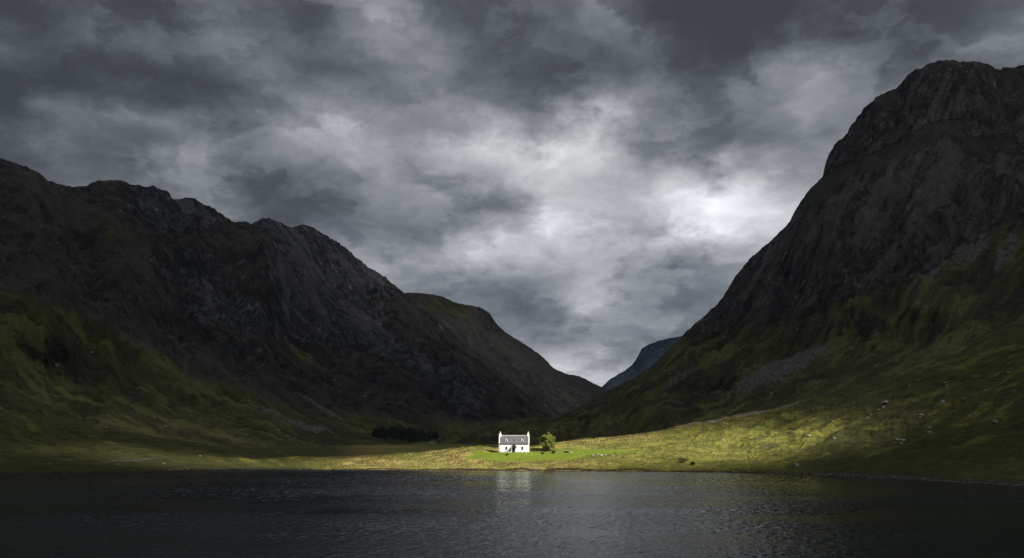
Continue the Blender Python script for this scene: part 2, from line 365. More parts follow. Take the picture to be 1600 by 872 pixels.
def ground_z(X, Y, detail=True):
    X = np.asarray(X, float); Y = np.asarray(Y, float)
    x = px_of(X, np.maximum(Y, 30)); ys = Ysh(x); ys = ys + 1.6 * fbm(X / 14, Y / 40, 4, .55, 40) * 1.4; yc = cY_(x)
    zc = CH + (HY - cy_(x)) / F * yc
    t = (Y - ys) / (yc - ys); tc = np.clip(t, 0, 1)
    p = np.where(x < 640, 1.25, 0.75) ; p = 1.2 + (0.78 - 1.2) * sstep(560, 720, x) + (1.18 - 0.78) * sstep(900, 1150, x)
    s = Y - ys
    bank = 0.55 * sstep(0, 2.0, s)
    zf = bank + (zc - 0.55) * tc ** p
    zb = back_z(x) + 0.003 * np.maximum(Y - yc, 0)
    k = sstep(0, 1, (Y - yc) / np.where(x > 900, 90, 55))
    z = np.where(Y < yc, zf, zc + (zb - zc) * k)
    z = np.where(s < 0, s * 0.22, z)
    if detail:
        land = sstep(1, 30, s); near = sstep(0.3, 4, s)
        hill = np.maximum(sstep(950, 1250, x), sstep(380, 150, x)) * sstep(10, 80, s) * sstep(1.25, .9, t)
        lw = 1 - 0.85 * lawn_mask(X, Y)
        edge = 1 - 0.55 * np.exp(-((t - 1) / .12) ** 2)
        z = z + land * lw * edge * (2.6 * fbm(X / 42, Y / 38, 4, .5, 1)) * (0.35 + 0.65 * sstep(.02, .3, t))
        z = z + near * lw * (0.8 + .7 * hill) * fbm(X / 10, Y / 9, 5, .58, 2)
        z = z + hill * edge * (4.6 * (ridged(X / 62 + .3 * fbm(X / 80, Y / 80, 2, .5, 5), Y / 85, 4, .5, 7) - .55) * 1.3)
        py = HY - (zf - CH) / np.maximum(Y, 30) * F; mm = np.where(x > 800, -.42, .35); qq = py - mm * x; al = x + mm * py; wq = fbm(x / 90, py / 60, 3, .5, 15)
        z = z + hill * edge * (1.3 * (ridged(qq / 26 + wq, al / 150, 4, .55, 17) - .55) * 1.5 + .45 * fbm(qq / 6 + wq * 2, al / 40, 3, .6, 19))
        z = z + near * lw * 0.22 * np.abs(fbm(X / 2.2, Y / 2.2, 3, .6, 9))
        dh = np.hypot((X - HOUSE[0]) / 1.25, Y - HOUSE[1] - 3)
        k = sstep(12, 6.2, dh); z = z * (1 - k) + HOUSE[2] * k
    return z
def lawn_mask(X, Y):
    w = fbm(X / 12, Y / 12, 3, .5, 21) * 4
    a = np.exp(-(((X - 6 + w) / 26) ** 4 + ((Y - 324 + w * .5) / 11) ** 4))
    b = np.exp(-(((X - 33 + w) / 27) ** 2 + ((Y - 330 - 0.12 * (X - 30) + w) / 12) ** 2)) * .8
    return np.maximum(a, b)

def make_ground():
    xs = np.concatenate([np.arange(-800, -40, 8.0), np.arange(-40, 1640, 1.5), np.arange(1640, 2300, 8.0)])
    t = np.concatenate([np.linspace(-60, -3, 14), np.linspace(-2.5, 6, 34), 6 + np.cumsum(np.linspace(.30, .75, 330)), ])
    t = np.concatenate([t, t[-1] + np.cumsum(np.geomspace(1.0, 22, 190))])
    ys = Ysh(xs)
    Y = ys[None, :] + t[:, None]; kx = (xs - CX) / F; X = kx[None, :] * Y
    Z = ground_z(X, Y)
    V = np.stack([X, Y, Z], -1)
    x = np.broadcast_to(xs, X.shape); s = Y - ys
    lawn = lawn_mask(X, Y)
    yc = cY_(x); tt = s / (yc - ys)
    ypx = HY - (Z - CH) / Y * F
    dry = 0.30 + .30 * fbm(X / 60, Y / 40, 3, .5, 31)
    dry += .45 * sstep(560, 700, x) * sstep(1.3, .9, tt) * sstep(860, 760, x) + .35 * sstep(460, 560, x) * sstep(700, 600, x)
    dry += .55 * np.exp(-((tt - .93) / .14) ** 2) * sstep(840, 900, x) * sstep(1250, 1000, x)
    dry += .5 * np.exp(-((s - 6) / 6.) ** 2) * sstep(600, 700, x) * sstep(1000, 880, x)
    dry -= .35 * sstep(950, 1150, x) * sstep(1, .8, tt)
    dry -= .1 * sstep(430, 250, x)
    bare = .75 * np.exp(-((tt - .97) / .045) ** 2) * sstep(1010, 1090, x) * sstep(1420, 1150, x)
    bare += .55 * np.exp(-((s - 1.2) / 1.3) ** 2) * sstep(1180, 1260, x)
    bare += .5 * np.exp(-((tt - .98) / .03) ** 2) * sstep(1380, 1440, x) * .8
    peat_shade = .9 * np.exp(-((s - .4) / .9) ** 2) * (1 - .7 * sstep(1180, 1260, x)) + sstep(1150, 1350, x) * (.16 + .30 * fbm(X / 45, Y / 60, 4, .6, 33)) * sstep(0, .15, tt)  # wet bank, then dark patches with painted shade on the right slope
    peat_shade += .38 * sstep(560, 350, x)  # left ground darkened, its shadow put into the colour
    col = np.stack([lawn, np.clip(dry, 0, 1), np.clip(bare, 0, 1), np.clip(peat_shade, 0, 1)], -1)
    coarse_shade = .85 * sstep(600, 400, x) + .72 * sstep(1130, 1330, x) + .35 * sstep(1.05, 1.4, tt)  # coarse growth plus the shade outside the sunlit patch, put into the colour
    coarse_shade = coarse_shade + (.5 * fbm(X / 30, Y / 40, 4, .6, 35)) * sstep(960, 1100, x)
    mm = np.where(x > 800, -.42, .35); qq = ypx - mm * x; al = x + mm * ypx; wq = fbm(x / 90, ypx / 60, 3, .5, 15)
    coarse_shade = coarse_shade + np.maximum(sstep(1000, 1150, x), sstep(560, 420, x)) * (1.0 * fbm(qq / 11 + wq, al / 90, 5, .62, 37) + .6 * fbm(qq / 40 + wq, al / 150, 3, .55, 39)) * sstep(0.02, .2, tt)
    veg_shade = np.stack([np.clip(coarse_shade, 0, 1), x * 0, x * 0, x * 0 + 1], -1)
    return struct(grid_mesh('ground', V, m_ground(), {'mask': col, 'veg_shade': veg_shade}))
GROUND = make_ground()

# ------------------------------------------------------------------ mountains
def ell(PX, PY, cx, cyy, rx, ry, rot=0, pw=2):
    c, s = math.cos(R(rot)), math.sin(R(rot)); dx, dy = PX - cx, PY - cyy
    a = (dx * c + dy * s) / rx; b = (-dx * s + dy * c) / ry
    return np.exp(-(a * a + b * b) ** (pw / 2))

FRONT = {}
def slope(name, x0, x1, dx, nrow, sky, D1, D0, z0, cliff, masks, material, amp=1.0, seed=0, jag=2.0, adir=(1, 0), reach=1.0, spurs=()):
    """one mountain flank: climbs from its foot (depth D0, height z0) to its crest (depth D1, skyline row sky), then falls away behind"""
    xs = np.arange(x0, x1, dx); nc = len(xs)
    v = np.linspace(0, 1, nrow)[:, None]
    ysky = sky(xs) - jag * (fbm(xs / 26, xs * 0 + seed, 4, .6, seed) + .35 * fbm(xs / 5, xs * 0 + 3.3, 3, .6, seed + 3))
    d0, d1 = D0(xs), D1(xs); zz = z0(xs)
    yb = HY - (zz - CH) / d0 * F
    yb = np.maximum(yb, ysky + 2)
    PX = np.broadcast_to(xs, (nrow, nc)).copy(); PY = yb + (ysky - yb) * v
    WX = PX + 14 * fbm(PX / 60, PY / 60, 4, .55, seed + 50); WY = PY + 14 * fbm(PX / 60, PY / 60, 4, .55, seed + 60)
    cl = np.clip(cliff(WX, WY, v), 0, 1)
    cn = fbm(PX / 34, PY / 26, 4, .6, seed + 70)
    w = 1.0 / (1 + 2.8 * cl) * np.exp(0.28 * cn)
    w = np.maximum(w, .08)
    cum = np.cumsum(w, 0); cum = (cum - cum[:1]) / (cum[-1:] - cum[:1])
    D = d0 + (d1 - d0) * cum
    kx = (PX - CX) / F
    X, Y, Z = kx * D, D, CH + (HY - PY) / F * D
    # relief, laid out on the ground: ac runs along the contour, fc down the fall line
    al = math.atan2(adir[1], adir[0]); ca, sa = math.cos(al), math.sin(al)
    k = reach
    ac = (X * ca + Y * sa) / k; fc = (X * sa - Y * ca) / k
    ac = ac + 22 * fbm(X / (260 * k), Y / (260 * k), 4, .5, seed + 80)
    wrp = fbm(X / (120 * k), Y / (120 * k), 3, .5, seed + 82)
    fade = sstep(0, .10, v) * (1 - .9 * sstep(.78, .98, v)); fin = sstep(0, .05, v)
    spr = ridged(ac / 250, fc / 800, 3, .45, seed + 90) - .62
    gul = ridged(ac / 62 + .4 * wrp, fc / 420, 5, .52, seed + 100) - .58
    rgh = fbm(ac / 60, fc / 75, 6, .56, seed + 120)
    kno = fbm(ac / 10, fc / 12, 4, .6, seed + 130)
    st0 = fbm(ac / 5 + .5 * wrp, fc / 60, 4, .65, seed + 150); st1 = fbm(ac / 13 + .5 * wrp, fc / 130, 5, .62, seed + 140); st2 = fbm(ac / 42 + .6 * wrp, fc / 260, 4, .55, seed + 145)
    sp = 0 * PX
    for (ax, ay, bx, by, hgt, wd) in spurs:
        t = np.clip(((PX - ax) * (bx - ax) + (PY - ay) * (by - ay)) / ((bx - ax) ** 2 + (by - ay) ** 2), 0, 1)
        dd = np.hypot(PX - ax - t * (bx - ax), PY - ay - t * (by - ay)) + 9 * wrp
        sp = np.maximum(sp, np.exp(-np.abs(dd / wd) ** 1.25) * sstep(0, .08, t) * (1 - .55 * t) * hgt / 60.)
    but = ridged(ac / 26 + .5 * wrp, Z / (170 * k), 5, .56, seed + 95) - .55
    crk = ridged(ac / 7.5 + wrp, Z / (42 * k), 4, .6, seed + 97) - .5
    blk = fbm(ac / 9, Z / (9 * k), 4, .6, seed + 98)
    dz = amp * k * (fade * sstep(.02, .4, v) * (46 * spr + 24 * gul * (1 - .4 * cl) + 15 * rgh + 30 * sp) + fin * (3.4 * kno + 1.6 * st1 * (1 - cl) + 5.0 * rgh * fade))
    dh = amp * k * fin * cl * (fade * 17 * but + 6.5 * crk + 3.5 * blk)
    P = np.stack([X + sa * dh, Y - ca * dh, Z + dz], -1)
    fl = -gul; iso = rgh
    PYd = HY - (P[..., 2] - CH) / P[..., 1] * F; WX = WX - PX + CX + F * P[..., 0] / P[..., 1]; WY = WY - PY + PYd     # where each spot ended up
    P[..., 2] = np.maximum(P[..., 2], zz[None] - 1)
    FRONT[name + str(seed)] = P[::2, ::2].copy()
    # the far side
    nb = 30
    tb = (np.linspace(0, 1, nb + 1)[1:] ** 1.4)[:, None]
    Pb = np.empty((nb, nc, 3)); top = P[-1]
    run = (top[:, 2] * 1.7 + 60)
    Yb = top[:, 1] + run * tb
    Pb[..., 1] = Yb; Pb[..., 0] = top[:, 0] * (Yb / top[:, 1]) ** .8
    Pb[..., 2] = top[:, 2] - (top[:, 2] + 1) * tb ** 1.15 + 18 * fbm(Pb[..., 0] / 150, Yb / 150, 4, .5, seed) * np.sin(np.pi * np.clip(tb, 0, 1))
    Pb[..., 2] = np.maximum(Pb[..., 2], -1)
    V = np.concatenate([P, Pb], 0)
    mk = masks(WX, WY, v, cl, but, st1 * 1.3 + st2 * .8); r, g, b = mk[:3]; tone = (mk[3] if len(mk) > 3 else 0) + .22 * sp; r = r - .22 * np.clip(sp, 0, 1)
    col = np.stack([np.clip(r, 0, 1), np.clip(g, 0, 1), np.clip(b, 0, 1), np.clip(.36 + .75 * st1 + .6 * st0 + .75 * st2 + .3 * iso + tone, 0, 1)], -1)
    col = np.concatenate([col, np.repeat(col[-1:], nb, 0)], 0)
    return struct(grid_mesh(name, V, material, {'mask': col}))

MM = m_mountain()
MR = m_mountain('right_mountain_side', (.025, .021, .019), (.118, .104, .095), rock_c=(.20, .178, .165))
# right-hand mountain
skyR = curve([(700,693),(720,691),(760,682),(800,670),(850,657),(890,642),(920,627),(950,611),(985,593),(1020,570),(1040,550),(1065,525),(1085,505),(1105,490),(1130,465),(1145,438),(1160,418),(1175,400),(1195,385),(1215,365),(1235,345),(1245,325),(1255,310),(1270,290),(1285,278),(1288,262),(1294,245),(1304,228),(1318,215),(1330,200),(1345,180),(1355,165),(1375,148),(1400,138),(1415,124),(1425,112),(1450,102),(1475,94),(1500,97),(1520,96),(1545,101),(1555,108),(1580,106),(1600,101),(1700,80),(1900,60),(2300,150)])
D1R = scurve([(700,1150),(890,1300),(1065,1500),(1180,1420),(1300,1330),(1475,1290),(1600,1300),(2300,1350)], 25)
D0R = lambda x: np.where(x > 900, cY_(x) + 70, 0) + np.where(x <= 900, cY_(900.) + 70 + (900 - x) * 2.2, 0)
z0R = lambda x: back_z(x) - 6
def cliffR(PX, PY, v):
    top = sstep(0.0, 12, (PY - 95)) * ell(PX, PY, 1440, 165, 190, 85, -28, 4)
    mid = ell(PX, PY, 1370, 370, 250, 90, -30, 3) * .85
    low = ell(PX, PY, 1420, 508, 60, 24, -8, 4) + ell(PX, PY, 1330, 525, 50, 26, -10, 4) + .9 * ell(PX, PY, 925, 656, 30, 8, -4, 4) + .8 * ell(PX, PY, 1120, 610, 55, 14, -8, 4)
    ledge = ell(PX, PY, 1400, 232, 150, 13, -24, 3) + ell(PX, PY, 1550, 225, 70, 14, 14, 3)
    edge = ell(PX, PY, 1150, 470, 110, 45, -48, 3) * .8
    return np.maximum.reduce([top * .95, mid, low, edge]) * (1 - .9 * np.clip(ledge, 0, 1))
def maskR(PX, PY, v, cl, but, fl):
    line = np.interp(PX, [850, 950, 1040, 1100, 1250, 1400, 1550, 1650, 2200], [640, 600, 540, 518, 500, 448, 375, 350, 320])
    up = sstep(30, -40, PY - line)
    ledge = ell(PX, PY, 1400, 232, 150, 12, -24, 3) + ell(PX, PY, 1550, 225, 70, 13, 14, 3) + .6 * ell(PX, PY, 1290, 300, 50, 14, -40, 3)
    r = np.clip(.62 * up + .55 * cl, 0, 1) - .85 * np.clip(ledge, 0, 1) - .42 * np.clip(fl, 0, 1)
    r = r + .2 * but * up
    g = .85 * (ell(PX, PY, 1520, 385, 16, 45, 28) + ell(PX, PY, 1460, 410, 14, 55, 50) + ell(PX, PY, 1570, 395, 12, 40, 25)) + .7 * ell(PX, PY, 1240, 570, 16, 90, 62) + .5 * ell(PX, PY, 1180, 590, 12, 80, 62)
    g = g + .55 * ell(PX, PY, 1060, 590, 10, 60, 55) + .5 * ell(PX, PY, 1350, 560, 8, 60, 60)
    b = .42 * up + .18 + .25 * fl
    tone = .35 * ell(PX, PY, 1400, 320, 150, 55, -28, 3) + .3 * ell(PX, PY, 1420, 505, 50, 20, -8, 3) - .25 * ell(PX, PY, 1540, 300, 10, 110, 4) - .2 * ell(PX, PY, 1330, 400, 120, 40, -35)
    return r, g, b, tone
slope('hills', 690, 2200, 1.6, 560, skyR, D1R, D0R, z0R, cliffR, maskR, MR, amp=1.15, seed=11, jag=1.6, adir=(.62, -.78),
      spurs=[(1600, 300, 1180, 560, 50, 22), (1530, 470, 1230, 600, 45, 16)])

# left-hand range
skyL = curve([(-900,120),(-500,170),(-200,215),(-60,236),(0,247),(40,258),(75,281),(105,291),(135,291),(145,286),(160,283),(185,281),(205,288),(225,291),(240,291),(262,299),(268,311),(280,311),(288,309),(303,311),(325,325),(345,338),(362,349),(385,347),(393,352),(400,346),(408,341),(420,339),(435,345),(455,354),(470,350),(482,351),(500,362),(530,382),(548,395),(560,408),(575,419),(600,431),(615,444),(632,458),(660,480),(700,515),(750,555),(800,598),(850,640),(900,672),(940,690)])
D1L = scurve([(-900,1150),(-200,1280),(0,1350),(200,1500),(400,1650),(630,1850),(800,1750),(940,1500)], 25)
D0L = lambda x: np.interp(x, [-900, -200, 0, 300, 350, 600, 850, 940], [660, 600, 560, 540, 560, 830, 1180, 1350])
z0L = lambda x: back_z(x) - 5
def cliffL(PX, PY, v):
    line = np.interp(PX, [-900, 0, 70, 140, 260, 300, 360, 420, 520, 600, 640], [200, 235, 265, 275, 290, 305, 340, 335, 360, 420, 450])
    d = PY - line
    top = sstep(0, 8, d) * sstep(95, 45, d) * sstep(90, 150, PX) * (.55 + .45 * np.sin(PX / 37.))
    low = ell(PX, PY, 70, 570, 62, 27, 4, 4) + .9 * ell(PX, PY, 520, 500, 110, 50, 30, 3) + .4 * ell(PX, PY, 330, 470, 120, 70, 25, 3) + .7 * ell(PX, PY, 700, 600, 80, 30, 35, 3)
    return np.maximum(top, low)
def maskL(PX, PY, v, cl, but, fl):
    line = np.interp(PX, [-900, 0, 150, 300, 450, 600, 750, 900], [380, 455, 505, 590, 640, 660, 668, 672])
    up = sstep(25, -35, PY - line)
    r = .40 * up + .5 * cl + .22 * but * up - .2 * np.clip(fl, 0, 1)
    r += .35 * ell(PX, PY, 500, 410, 130, 60, 35, 4)
    g = .85 * ell(PX, PY, 455, 655, 100, 5, 20, 2) + .7 * ell(PX, PY, 500, 635, 60, 5, 28, 2) + .45 * ell(PX, PY, 560, 560, 60, 6, 35, 2)
    g = g + .5 * ell(PX, PY, 120, 345, 6, 30, -25, 2)
    b = .75 * up + .08 + .2 * fl - .5 * ell(PX, PY, 470, 555, 60, 15, 25) - .4 * ell(PX, PY, 170, 360, 60, 18, 20)
    return r, g, b
slope('hills', -800, 935, 1.6, 560, skyL, D1L, D0L, z0L, cliffL, maskL, MM, amp=1.15, seed=23, jag=2.2, adir=(.42, .91),
      spurs=[(300, 322, 560, 520, 95, 40), (110, 300, 330, 560, 70, 38), (20, 262, 90, 520, 60, 36), (500, 380, 720, 590, 60, 34), (60, 470, 420, 660, 50, 22)])

# the hill farther up the valley on the left
skyL3 = curve([(380,520),(560,470),(630,458),(650,457),(690,463),(715,474),(750,480),(765,489),(775,505),(790,520),(815,535),(845,555),(865,575),(885,585),(905,588),(925,598),(940,605),(965,622),(1000,645),(1060,672),(1100,684)])
def cliffM(PX, PY, v): return .5 * ell(PX, PY, 765, 500, 25, 18, 40, 4) + .4 * ell(PX, PY, 820, 600, 60, 20, 35, 3)
def maskM(PX, PY, v, cl, but, fl): return .25 + .4 * cl + .25 * but + 0 * PX, .05 + 0 * PX, .85 - .6 * ell(PX, PY, 700, 480, 60, 14, 15) + .3 * fl
slope('hills', 380, 1095, 1.8, 380, skyL3, scurve([(380,2500),(640,2500),(765,2600),(940,2900),(1100,2700)], 25), lambda x: np.full_like(x, 1750.), lambda x: np.full_like(x, 2.0), cliffM, maskM, MM, amp=.6, seed=37, jag=1.2, adir=(.85, .53), reach=1.5)

# hill at the head of the valley, distance haze put into its blue rock colours
skyF = curve([(700,660),(860,640),(900,625),(940,605),(955,591),(975,580),(988,570),(995,560),(1003,545),(1010,540),(1030,532),(1050,528),(1065,525),(1100,518),(1160,515),(1240,530),(1400,560)])
slope('hills', 700, 1400, 3.0, 160, skyF, lambda x: np.full_like(x, 4300.), lambda x: np.full_like(x, 3100.), lambda x: np.full_like(x, 4.0),
      lambda a, b, v: .3 * ell(a, b, 1000, 555, 40, 25, -50), lambda PX, PY, v, cl, but, fl: (.75 + .3 * but, 0 * PX, .3 + 0 * PX), m_mountain('haze_tinted_side', (.040, .060, .098), (.062, .088, .135), rock_c=(.09, .115, .16), scale=.3), amp=.35, seed=51, jag=1.0, adir=(.8, -.6), reach=2.0)

# ------------------------------------------------------------------ lake
def m_water():
    m, nt, out = mat('lake_water')
    P = nt.obj()
    a = nt.noise(nt.v('MULTIPLY', P, (.7, 1.0, 1)), 0.55, 4, .6, dist=.3)
    b = nt.noise(nt.v('MULTIPLY', P, (.6, 1.0, 1)), 2.1, 3, .6)
    gust = nt.noise(nt.v('MULTIPLY', P, (.35, 1.0, 1)), 0.018, 4, .6, dist=.6)
    g = nt.rng(gust, .36, .60, .35, 1.0)
    fine = nt.noise(nt.v('MULTIPLY', P, (.7, 1.0, 1)), 3.4, 3, .6)
    h = nt.m('MULTIPLY', fine, nt.m('MULTIPLY', g, .07))
    p = principled(nt, out, (.006, .012, .021), .10, nt.bump(h, 1.0, 1.0), .5)
    p.inputs['IOR'].default_value = 1.33; p.inputs['Specular Tint'].default_value = (.70, .84, 1.0, 1)
    nt.put(p.inputs['Roughness'], nt.rng(gust, .36, .60, .07, .11))
    return m
def make_lake():
    xs = np.arange(-420, 2020, 2.2); Y = np.concatenate([np.arange(56, 200, .34), np.arange(200, 322, .42)])
    X = ((xs - CX) / F)[None] * Y[:, None]; Yg = np.broadcast_to(Y[:, None], X.shape)
    gust = .45 + .75 * sstep(-.25, .3, fbm(X / 70, Yg / 32, 4, .55, 91))
    wx, wy = X * .86 + Yg * .5, Yg * .86 - X * .5
    z = .070 * fbm(wx * .55, wy * .85, 2, .5, 93) + .038 * fbm(wx * 1.3, wy * 1.7, 2, .5, 95)
    Z = WAVE * gust * z
    V = np.stack([X, Yg, Z], -1); nr, nc = X.shape; n = nr * nc
    i = np.arange(n).reshape(nr, nc); q = np.stack([i[:-1, :-1], i[:-1, 1:], i[1:, 1:], i[1:, :-1]], -1).reshape(-1, 4)
    outer = np.array([(-1500, -600, -.30), (1500, -600, -.30), (1500, 420, -.30), (-1500, 420, -.30)], float)
    struct(tri_mesh('lake', np.concatenate([V.reshape(-1, 3), outer]), np.concatenate([q, [[n, n + 1, n + 2, n + 3]]]), m_water(), True))
WAVE = 1.6
make_lake()

# ------------------------------------------------------------------ cloud deck overhead, out of view, shaped to shade the land, with the gap the sun comes through
def make_clouds():
    HZ = 2000.
    k = (SUND.x / SUND.z, SUND.y / SUND.z)
    m, nt, out = mat('cloud')
    P = nt.new('ShaderNodeNewGeometry').outputs['Position']
    X, Y, Z = nt.xyz(P)
    gx = nt.m('SUBTRACT', X, nt.m('MULTIPLY', Z, k[0])); gy = nt.m('SUBTRACT', Y, nt.m('MULTIPLY', Z, k[1]))
    G = nt.comb(gx, gy, 0.0)
    n = nt.noise(G, .012, 4, .55, col=True)
    Gw = nt.v('ADD', G, nt.v('MULTIPLY_ADD', n, (70, 50, 0), (-35, -25, 0)))
    def gap(cx, cyy, rx, ry, rot):
        c, s = math.cos(R(rot)), math.sin(R(rot))
        x, y, _ = nt.xyz(nt.v('SUBTRACT', Gw, (cx, cyy, 0)))
        a = nt.m('ADD', nt.m('MULTIPLY', x, c / rx), nt.m('MULTIPLY', y, s / rx)); b = nt.m('ADD', nt.m('MULTIPLY', x, -s / ry), nt.m('MULTIPLY', y, c / ry))
        return nt.m('SQRT', nt.m('ADD', nt.m('MULTIPLY', a, a), nt.m('MULTIPLY', b, b)))
    o = 1.0
    for (cx, cyy, rx, ry, rot, soft, t) in GAPS:
        d = gap(cx, cyy, rx, ry, rot)
        o = nt.m('MULTIPLY', o, nt.rng(d, 1 - soft, 1 + soft, 1 - t, 1.0))
    thin = nt.m('ADD', nt.rng(gy, 330, 700, .017, .056), nt.m('MULTIPLY', nt.rng(nt.noise(G, .0035, 5, .6), .42, .68, 0, 1), nt.rng(gy, 330, 700, .012, .075)))  # deck thinned farther off so faint sun brings out mountain relief
    o = nt.m('SUBTRACT', o, nt.m('MULTIPLY', thin, o))
    tr = nt.new('ShaderNodeBsdfTransparent')
    tl = nt.new('ShaderNodeBsdfTranslucent'); tl.inputs[0].default_value = (*CLOUD_T, 1)
    mx = nt.new('ShaderNodeMixShader'); nt.put(mx.inputs[0], o)
    nt.l.new(tr.outputs[0], mx.inputs[1]); nt.l.new(tl.outputs[0], mx.inputs[2]); nt.l.new(mx.outputs[0], out.inputs[0])
    x = np.linspace(-3400, 5200, 150); y = np.linspace(-3800, 3450, 110)
    Xg, Yg = np.meshgrid(x, y)
    e = np.minimum.reduce([sstep(-3400, -2900, Xg), sstep(5200, 4600, Xg), sstep(-3800, -3300, Yg), sstep(3450, 3100, Yg)])
    bot = HZ + 70 * fbm(Xg / 600, Yg / 600, 4, .55, 77) + 60 * (1 - e)
    top = bot + 8 + e * (110 + 60 * fbm(Xg / 500, Yg / 500, 4, .55, 88))
    A = np.stack([Xg, Yg, bot], -1); B = np.stack([Xg, Yg, top], -1)
    nr, nc = Xg.shape
    i = np.arange(nr * nc).reshape(nr, nc); j = i + nr * nc
    def quads(q): return np.stack([q[:-1, :-1], q[:-1, 1:], q[1:, 1:], q[1:, :-1]], -1).reshape(-1, 4)
    side = []
    for a, b in ((i[0], j[0]), (i[-1][::-1], j[-1][::-1]), (i[:, 0][::-1], j[:, 0][::-1]), (i[:, -1], j[:, -1])):
        side.append(np.stack([a[:-1], a[1:], b[1:], b[:-1]], -1))
    T = np.concatenate([quads(i)[:, ::-1], quads(j)] + side)
    o = tri_mesh('clouds', np.concatenate([A.reshape(-1, 3), B.reshape(-1, 3)]), T, m, True)
    return struct(o)
CLOUD_T = (.278, .297, .332)
# ground-plane centre, radii, turn, softness, how open
GAPS = [(22, 345, 122, 60, 8, .40, .97), (104, 405, 84, 46, 28, .6, .38), (-112, 345, 100, 32, 0, .6, .58), (-430, 560, 330, 300, 0, .6, .045), (-330, 2400, 560, 520, 0, .5, .22), (350, 3900, 900, 650, 0, .4, .35), (-170, 570, 380, 260, 0, .6, .13), (190, 720, 260, 190, 20, .6, .050)]  # sunlit break first; fainter openings added to brighten hillside, meadow and slopes
make_clouds()

# ------------------------------------------------------------------ air
def make_haze():
    m, nt, out = mat('air')
    v = nt.new('ShaderNodeVolumePrincipled')
    v.inputs['Color'].default_value = (.62, .80, 1.0, 1); v.inputs['Density'].default_value = 1.4e-5
    v.inputs['Anisotropy'].default_value = 0.0
    nt.l.new(v.outputs[0], out.inputs['Volume'])
    bm = bmesh.new(); bmesh.ops.create_cube(bm, size=1)
    me = bpy.data.meshes.new('haze'); bm.to_mesh(me); bm.free(); me.materials.append(m)
    o = bpy.data.objects.new('haze', me); C.objects.link(o); o['kind'] = 'stuff'
    z0, z1 = -60, 1390
    o.scale = (11000, 8200, z1 - z0); o.location = (300, 2900, (z0 + z1) / 2)
make_haze()

# ================================================================== things
def simple(name, color, rough=.8, spec=.3, vary=0.0, scale=2.0, bump=0.0, metal=0.0):
    m, nt, out = mat(name); P = nt.obj(); c = color; nrm = None
    n = nt.noise(P, scale, 5, .6)
    if vary:
        c = nt.mix(nt.rng(n, .3, .7), tuple(q * (1 - vary) for q in color), tuple(min(1, q * (1 + vary)) for q in color))
    if bump: nrm = nt.bump(n, 1.0, bump)
    principled(nt, out, c, rough, nrm, spec, metal); return m

class MB:
    """collects shapes for one mesh"""
    def __init__(s): s.v = []; s.f = []
    def face(s, pts):
        i = len(s.v); s.v += [tuple(p) for p in pts]; s.f.append(tuple(range(i, i + len(pts)))); return s
    def box(s, x0, x1, y0, y1, z0, z1):
        i = len(s.v); s.v += [(x, y, z) for z in (z0, z1) for y in (y0, y1) for x in (x0, x1)]
        s.f += [tuple(i + k for k in q) for q in ((0,2,3,1),(4,5,7,6),(0,1,5,4),(2,6,7,3),(0,4,6,2),(1,3,7,5))]; return s
    def prism(s, poly, axis, a, b):
        """poly of (p, q) swept along axis from a to b"""
        def pt(p, q, t): return {'x': (t, p, q), 'y': (p, t, q), 'z': (p, q, t)}[axis]
        n = len(poly); i = len(s.v)
        s.v += [pt(p, q, a) for p, q in poly] + [pt(p, q, b) for p, q in poly]
        s.f.append(tuple(range(i + n - 1, i - 1, -1))); s.f.append(tuple(range(i + n, i + 2 * n)))
        for k in range(n): s.f.append((i + k, i + (k + 1) % n, i + n + (k + 1) % n, i + n + k))
        return s
    def lathe(s, prof, cx, cyy, n=14):
        i = len(s.v)
        for r, z in prof:
            for k in range(n): s.v.append((cx + r * math.cos(2*math.pi*k/n), cyy + r * math.sin(2*math.pi*k/n), z))
        for j in range(len(prof) - 1):
            for k in range(n):
                s.f.append((i + j*n + k, i + j*n + (k+1) % n, i + (j+1)*n + (k+1) % n, i + (j+1)*n + k))
        s.f.append(tuple(i + (len(prof)-1)*n + k for k in range(n))); s.f.append(tuple(i + k for k in reversed(range(n)))); return s
    def build(s, name, material, parent=None, bevel=0.0, smooth=False):
        me = bpy.data.meshes.new(name); me.from_pydata(s.v, [], s.f)
        bm = bmesh.new(); bm.from_mesh(me)
        bmesh.ops.recalc_face_normals(bm, faces=bm.faces)
        if bevel:
            bmesh.ops.bevel(bm, geom=[e for e in bm.edges if len(e.link_faces) == 2], offset=bevel, segments=1, affect='EDGES', clamp_overlap=True)
        bm.to_mesh(me); bm.free()
        if smooth: me.polygons.foreach_set('use_smooth', [True] * len(me.polygons))
        me.materials.append(material)
        o = bpy.data.objects.new(name, me); C.objects.link(o); o.parent = parent; return o

